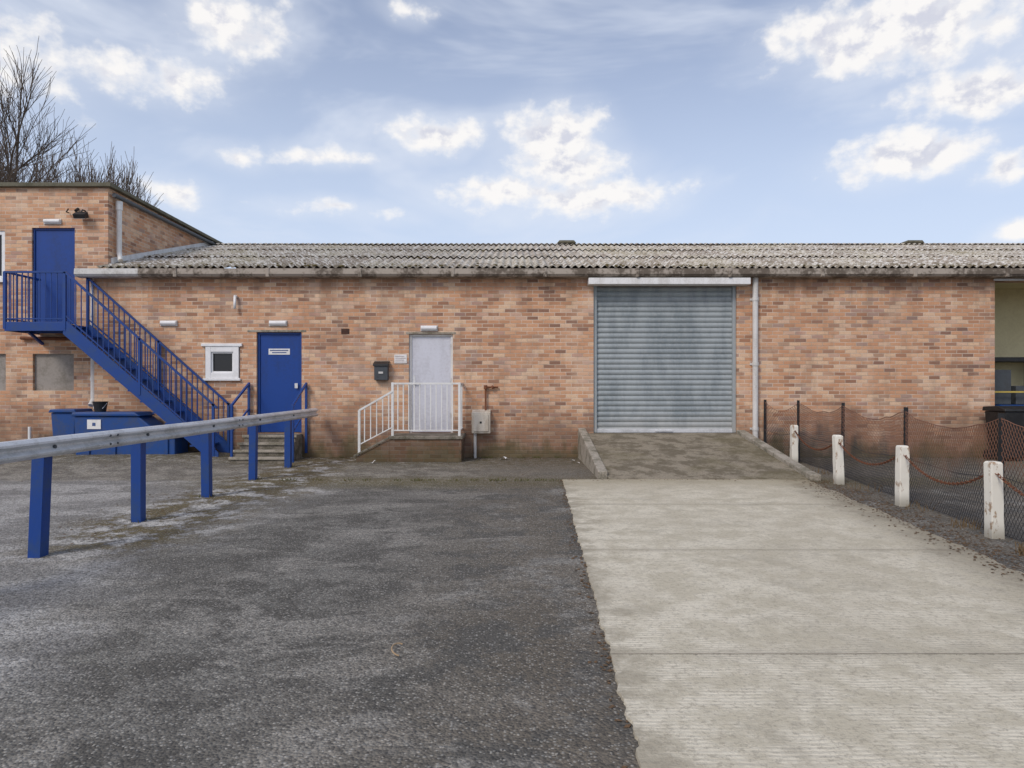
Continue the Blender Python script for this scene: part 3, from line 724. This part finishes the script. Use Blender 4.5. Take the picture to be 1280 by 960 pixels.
for i in range(len(tops)-1):
    A, B2 = tops[i], tops[i+1]; sag = .24; L = (B2-A).length*1.06; n = int(L/.04)
    for k in range(n):
        t = (k+.5)/n; p = A.lerp(B2, t); p.z -= sag*4*t*(1-t)
        t2 = t+.01; p2 = A.lerp(B2, t2); p2.z -= sag*4*t2*(1-t2)
        link(bm, p, p2-p, k % 2)
fin(bm, 'links', M_rust, ch)

# ------------------------------------------------------------------ wire mesh fence
F = empty('wire_mesh_fence')
fp = [(5.07, 13.70), (5.46, 13.0), (5.23, 10.8), (4.90, 8.5), (4.66, 6.5), (4.52, 4.3), (4.4, 2.4)]
bm = B()
for k, (x, y) in enumerate(fp):
    r = random.Random(k+20); l = r.uniform(-.02, .02)
    bar(bm, (x, y, -.05), (x+l, y+l, 1.17), .05, .008); bar(bm, (x, y+.025, -.05), (x+l, y+l+.025, 1.17), .008, .045)
fin(bm, 'angle_iron_posts', M_black, F)
segs = []; tot = 0
for i in range(len(fp)-1):
    a = Vector((*fp[i], 0)); b_ = Vector((*fp[i+1], 0)); segs.append((tot, (b_-a).length, a, b_)); tot += (b_-a).length
def fpos(s, t):
    s = max(0, min(tot-1e-4, s))
    for (s0, L, a, b_) in segs:
        if s <= s0+L:
            u = (s-s0)/L; p = a.lerp(b_, u)
            sag = 4*u*(1-u)
            nrm = Vector((b_.y-a.y, -(b_.x-a.x), 0)).normalized()
            topz = 1.13-.14*sag*(1+.5*noise.noise(Vector((s*1.3, 0, 0))))+.02*noise.noise(Vector((s*4, 1, 0)))
            p = p+nrm*(.06*noise.noise(Vector((s*1.2, t*1.5, 2)))*sag)
            p.z = .02+t*(topz-.02); return p
    return b_
bm = B(); dx = .045; n = int(tot/dx); NS = 12
for sgn in (1, -1):
    for k in range(-16, n+16):
        pv = None
        for j in range(NS+1):
            t = j/NS; s = k*dx+sgn*t*.62
            if s < 0 or s > tot: pv = None; continue
            p = fpos(s, t)
            if pv is not None: cyl(bm, pv, p, .0028, .0028, 3, False)
            pv = p
for t in (.0, .5, .995):
    pv = None; s = 0
    while s < tot:
        p = fpos(s, t)
        if pv is not None: cyl(bm, pv, p, .004, .004, 4, False)
        pv = p; s += .12
fin(bm, 'chain_link_mesh', M_wire, F)

def wbin(name, x, y, mat):
    b_ = empty(name)
    bm = B()
    v0 = [(x-.20, y-.22), (x+.20, y-.22), (x+.20, y+.22), (x-.20, y+.22)]; v1 = [(x-.27, y-.31), (x+.27, y-.31), (x+.27, y+.27), (x-.27, y+.27)]
    a = [bm.verts.new((*p, .06)) for p in v0]; c = [bm.verts.new((*p, .95)) for p in v1]
    for i in range(4): bm.faces.new([a[i], a[(i+1) % 4], c[(i+1) % 4], c[i]])
    bm.faces.new(a[::-1]); bm.faces.new(c); fin(bm, 'body', mat, b_, .02)
    bm = B(); prism(bm, [(y-.34, .955), (y-.33, 1.0), (y-.1, 1.06), (y+.29, 1.04), (y+.31, .955)], x-.29, x+.29, 'x'); fin(bm, 'lid', mat, b_, .015)
    bm = B()
    for s in (-1, 1): cyl(bm, (x+s*.22, y+.2, .10), (x+s*.28, y+.2, .10), .10, .10, 16)
    fin(bm, 'wheels', M_black, b_)
    bm = B(); tube(bm, [(x-.2, y+.34, .98), (x+.2, y+.34, .98)], .015, 8); fin(bm, 'handle', M_black, b_)
wbin('wheeled_bin', 9.62, 13.25, M_black); wbin('wheeled_bin', 10.35, 14.2, M_bluebin)

# ------------------------------------------------------------------ bare trees
def tree(name, x, y, h, r, seed, levels=6, spread=.5, dens=3, lean=(0, 0)):
    rnd = random.Random(seed); T_ = empty(name); bm = B()
    def grow(p, d, L, r, lv):
        n = 4 if lv > 2 else 3
        pts = [p]; q = p.copy(); dd = d.copy()
        for i in range(n):
            dd = (dd+Vector((rnd.gauss(0, .09), rnd.gauss(0, .09), rnd.gauss(.06, .05)))).normalized(); q = q+dd*L/n; pts.append(q.copy())
        for i in range(n):
            cyl(bm, pts[i], pts[i+1], max(r*(1-.4*i/n), .007), max(r*(1-.4*(i+1)/n), .006), 6 if lv > 3 else 3, False)
        if lv <= 0: return
        nb = dens+(1 if lv < 4 else 0)
        for k in range(nb):
            t = rnd.uniform(.3, 1.0); i = min(n-1, int(t*n)); bp_ = pts[i].lerp(pts[i+1], t*n-i)
            ax = Vector((rnd.gauss(0, 1), rnd.gauss(0, 1), rnd.gauss(0, .4))).normalized()
            nd = (dd+ax*spread*rnd.uniform(.7, 1.3)).normalized()
            grow(bp_, nd, L*rnd.uniform(.6, .82), r*rnd.uniform(.42, .6), lv-1)
        grow(pts[-1], dd, L*.78, r*.6, lv-1)
    O0 = Vector((x, y, -.1))
    grow(O0, Vector((lean[0], lean[1], 1)).normalized(), h*.25, r, levels)
    f = h/max(v.co.z for v in bm.verts)
    for v in bm.verts: v.co = O0+(v.co-O0)*f
    fin(bm, 'trunk_and_branches', M_bark, T_)
tree('bare_tree', -20.5, 25.0, 14.8, .24, 5, 6, .62, 3)
tree('bare_tree', -22.4, 27.0, 15.5, .24, 9, 6, .55, 3)
for k, (x, y, h) in enumerate([(-18.6, 25.6, 11.2), (-17.9, 24.6, 10.9), (-17.0, 26.2, 11.4), (-16.4, 25.2, 10.6), (-15.7, 25.8, 10.8), (-15.1, 25.2, 9.9)]):
    tree('bare_shrub_tree', x, y, h, .06, 40+k, 5, .36, 3)

# ------------------------------------------------------------------ litter and debris
rnd = random.Random(3)
def scatter(name, mat, pts, s0, s1, flat=.35):
    bm = B()
    for (x, y) in pts:
        s = rnd.uniform(s0, s1); a = rnd.uniform(0, 6.28); z = gz(x, y)
        if edgeL(y) < x < edgeR(y) and y < 10.43: z = .015
        ca, sa = math.cos(a)*s, math.sin(a)*s
        v = [bm.verts.new((x+ca, y+sa, z+.003+rnd.random()*s*flat)), bm.verts.new((x-sa*.6, y+ca*.6, z+.003+rnd.random()*s*flat)), bm.verts.new((x-ca, y-sa, z+.003)), bm.verts.new((x+sa*.6, y-ca*.6, z+.004))]
        t = bm.verts.new((x, y, z+s*flat+.003))
        for i in range(4): bm.faces.new([v[i], v[(i+1) % 4], t])
    fin(bm, name, mat)
pts = []
for _ in range(2200):
    y = rnd.uniform(3, 10.4); pts.append((edgeR(y)+rnd.gauss(.15, .2), y))
for _ in range(900): pts.append((rnd.uniform(-6, 1.3), 13.75-abs(rnd.gauss(0, .22))))
for _ in range(350): pts.append((rnd.uniform(-8, 1.3), rnd.uniform(10.3, 13.6)))
for _ in range(400): pts.append((-3.9+rnd.gauss(0, .5), rnd.uniform(6, 13)))
for _ in range(250):
    y = rnd.uniform(2, 10.4); pts.append((edgeL(y)-abs(rnd.gauss(0, .04)), y))
for _ in range(200): pts.append((rnd.uniform(.6, 5), rnd.gauss(10.4, .08)))
pts = [p for p in pts if not (1.3 < p[0] < 4.7 and p[1] > 10.35)]
scatter('leaf_litter', M_leaf, pts, .006, .022)
pts = [(rnd.uniform(-9, .4), 1.8+9*rnd.random()**1.3) for _ in range(1500)]+[(rnd.gauss(-4.0, .9), rnd.uniform(3, 9)) for _ in range(1800)]
scatter('loose_gravel', M_stone, pts, .003, .010, .8)
bm = B()
for (x, y, s) in ((-2.55, 12.6, .05), (-.15, 13.3, .10), (1.15, 12.9, .05), (1.22, 12.6, .05)):
    bmesh.ops.create_grid(bm, x_segments=4, y_segments=3, size=s/1.6, matrix=Matrix.Translation((x, y, .03)) @ Matrix.Rotation(rnd.random()*3, 4, 'Z'))
for v in bm.verts: v.co.z += .05*noise.noise(v.co*14)+.01
fin(bm, 'paper_litter', M_paper)
bm = B(); pp = []
for k in range(13):
    t = k/12; pp.append(Vector((-.615+.045*math.cos(1.2+t*3.4)+.03*t, 3.66+.075*math.sin(1.2+t*3.4)-.02*t, .016+.01*math.sin(t*3))))
for k in range(12): cyl(bm, pp[k], pp[k+1], .0045, .004, 6)
fin(bm, 'fallen_twig', M_weedt if 'M_weedt' in globals() else pmat('twig_bark', (.42, .30, .18), (.25, .17, .1), .9, .5, 20, .05))

def weeds(name, spots, mat, h0, h1):
    bm = B()
    for (cx, cy, rad, n) in spots:
        for _ in range(n):
            a = rnd.uniform(0, 6.28); rr = rad*math.sqrt(rnd.random()); x = cx+math.cos(a)*rr; y = cy+math.sin(a)*rr
            h = rnd.uniform(h0, h1); dx_, dy_ = rnd.gauss(0, .35)*h, rnd.gauss(0, .35)*h; w = .004
            z = gz(x, y)
            p = [Vector((x, y, z)), Vector((x+dx_*.4, y+dy_*.4, z+h*.6)), Vector((x+dx_, y+dy_, z+h))]
            v = [bm.verts.new(p[0]+Vector((-w, 0, 0))), bm.verts.new(p[0]+Vector((w, 0, 0))), bm.verts.new(p[1]+Vector((w*.8, 0, 0))), bm.verts.new(p[1]-Vector((w*.8, 0, 0))), bm.verts.new(p[2])]
            bm.faces.new([v[0], v[1], v[2], v[3]]); bm.faces.new([v[3], v[2], v[4]])
    fin(bm, name, mat)
M_weed = pmat('dead_grass', (.18, .12, .06), (.09, .06, .03), .9, .8, 12, .05)
M_gmoss = pmat('moss_tuft', (.085, .09, .03), (.12, .08, .035), .95, .8, 12, .05)
weeds('dead_weeds', [(4.42, 5.75, .14, 120), (4.6, 6.9, .15, 40), (4.75, 8.0, .2, 25), (4.9, 9.4, .25, 25), (5.1, 11.2, .3, 30)], M_weed, .03, .13)
weeds('moss_tufts', [(rnd.uniform(-5.5, 1.2), 13.72, .08, 25) for _ in range(16)]+[(rnd.uniform(-3.6, .8), 10.36, .09, 16) for _ in range(20)]+[(rnd.uniform(4.8, 9.6), 13.7, .1, 25) for _ in range(8)]+[(-3.95, y, .1, 25) for y in (7.23, 8.83, 10.5, 12.1)], M_gmoss, .01, .05)

# ------------------------------------------------------------------ world sky with clouds
w = bpy.data.worlds.new('World'); S.world = w; w.use_nodes = True
w.node_tree.nodes.clear(); g = G(w.node_tree)
try:
    w.cycles.sampling_method = 'MANUAL'; w.cycles.sample_map_resolution = 256
except Exception: pass
SE, SR = math.radians(42), math.radians(215)
sky = g.n('ShaderNodeTexSky', sky_type='NISHITA', sun_disc=False, sun_elevation=SE, sun_rotation=SR, altitude=50, air_density=1.0, dust_density=1.2, ozone_density=1.6)
tc = g.n('ShaderNodeTexCoord').outputs['Generated']
sx = g.n('ShaderNodeSeparateXYZ', {0: tc}); X_, Y_, Z_ = sx.outputs
az = g.m('MULTIPLY', g.m('ARCTAN2', X_, Y_), 57.2958)
el = g.m('MULTIPLY', g.m('ARCSINE', Z_), 57.2958)
P0 = g.n('ShaderNodeCombineXYZ', {0: az, 1: el, 2: 0.0}).outputs[0]
clouds = [(3.4, 19.8, 5.2, 3.2, 1.3), (4.6, 17.8, 5.6, 2.4, 1.2), (-.5, 15.9, 6.5, 1.5, .9), (7.0, 15.5, 7.4, 1.8, 1.1), (-6.4, 20.3, 5.0, 1.6, 1), (-15.2, 18.2, 4.0, .9, .8), (-21.7, 17.6, 2.4, .9, .75),
          (-22.3, 26.3, 4.4, 2.8, .85), (-29.9, 21.6, 6.4, 1.6, .75), (-26.0, 22.0, 3.6, 1.8, .8), (-34.7, 21.8, 4, 3.0, .6),
          (29.9, 24.6, 9.5, 3.2, 1.2), (24.6, 25.2, 5, 2.2, 1), (34.7, 19.8, 6.5, 2.0, 1.2), (29.9, 16.2, 6, 2.1, 1.2), (35.9, 14.6, 2.6, 1.2, 1), (36.1, 10.3, 1.5, .9, .9),
          (-14.5, 14.2, 5, .7, .6), (-26.7, 14.3, 2.6, 1.2, .7), (-8.7, 28.6, 2.2, .9, .8), (75, 20, 14, 5, 1), (-75, 20, 14, 5, 1), (150, 20, 18, 6, 1), (-150, 18, 16, 5, 1)]
wn_ = g.n('ShaderNodeTexNoise', {'Vector': P0, 'Scale': .22, 'Detail': 2.0}).outputs['Color']
PW = g.vm('ADD', P0, g.vm('MULTIPLY', g.vm('SUBTRACT', wn_, (.5, .5, .5)), (3.2, 1.6, 0)))
acc = None
for (a, e, ra, re, k) in clouds:
    v = g.vm('SUBTRACT', PW, (a, e, 0)); v = g.vm('MULTIPLY', v, (1/ra, 1/re, 0)); l = g.vm('LENGTH', v)
    mk = g.m('MULTIPLY', g.m('SUBTRACT', 1.0, l), k)
    acc = mk if acc is None else g.m('SMOOTH_MAX', acc, mk, .15)
def cn(P, sc=.45): return g.n('ShaderNodeTexNoise', {'Vector': g.scale(P, (1, 1.3, 1)), 'Scale': sc, 'Detail': 6, 'Roughness': .53, 'Lacunarity': 2.1}).outputs['Fac']
n0 = cn(P0); n1 = cn(g.vm('ADD', P0, (.5, -.9, 0)))
d0 = g.m('ADD', acc, g.m('MULTIPLY', g.m('SUBTRACT', n0, .5), 2.1))
cm = g.sstep(d0, -.02, .72)
rel = g.m('MULTIPLY', g.m('SUBTRACT', n0, n1), 3.2)
shade = g.m('MULTIPLY', g.sstep(rel, .25, -.45), g.sstep(d0, .2, .8))
ccol = g.mix(shade, (8.9, 8.7, 8.55), (6.1, 6.25, 7.1))
vn = g.n('ShaderNodeTexNoise', {'Vector': g.scale(P0, (.35, 1, 1)), 'Scale': .10, 'Detail': 5, 'Roughness': .6, 'Distortion': .5}).outputs['Fac']
veil = g.m('MULTIPLY', g.sstep(vn, .45, .68), .55)
hz = g.sstep(el, 6, 31, .84, .28)
base = g.mix(1.0, sky.outputs[0], (1.55, 1.28, 1.25), 'MULTIPLY')
base = g.mix(hz, base, (5.9, 6.95, 8.7))
base = g.mix(veil, base, (7.0, 7.5, 8.5))
halo = g.m('MULTIPLY', g.sstep(g.m('ADD', acc, g.m('MULTIPLY', g.m('SUBTRACT', vn, .5), 1.8)), -.8, .5), .35)
base = g.mix(halo, base, (7.4, 7.8, 8.6))
fc = g.mix(g.m('MULTIPLY', cm, .95), base, ccol)
bg = g.n('ShaderNodeBackground', {'Color': fc, 'Strength': .110}); out = g.n('ShaderNodeOutputWorld'); g.L.new(bg.outputs[0], out.inputs[0])

sd = bpy.data.lights.new('sun', 'SUN'); sd.energy = 1.7; sd.angle = math.radians(16); sd.color = (1, .95, .865)
so = bpy.data.objects.new('sun', sd); COL.objects.link(so)
dirv = Vector((math.sin(SR)*math.cos(SE), math.cos(SR)*math.cos(SE), math.sin(SE)))
so.rotation_euler = dirv.to_track_quat('Z', 'Y').to_euler(); so.location = dirv*30

cd = bpy.data.cameras.new('camera'); cd.lens = 24; cd.sensor_width = 36; cd.shift_y = .0031; cd.clip_end = 3000; cd.clip_start = .05
co_ = bpy.data.objects.new('camera', cd); COL.objects.link(co_)
co_.location = (0, 0, 1.42); co_.rotation_euler = (math.radians(90), 0, 0); S.camera = co_
S.view_settings.view_transform = 'Standard'; S.view_settings.look = 'None'; S.view_settings.exposure = 0
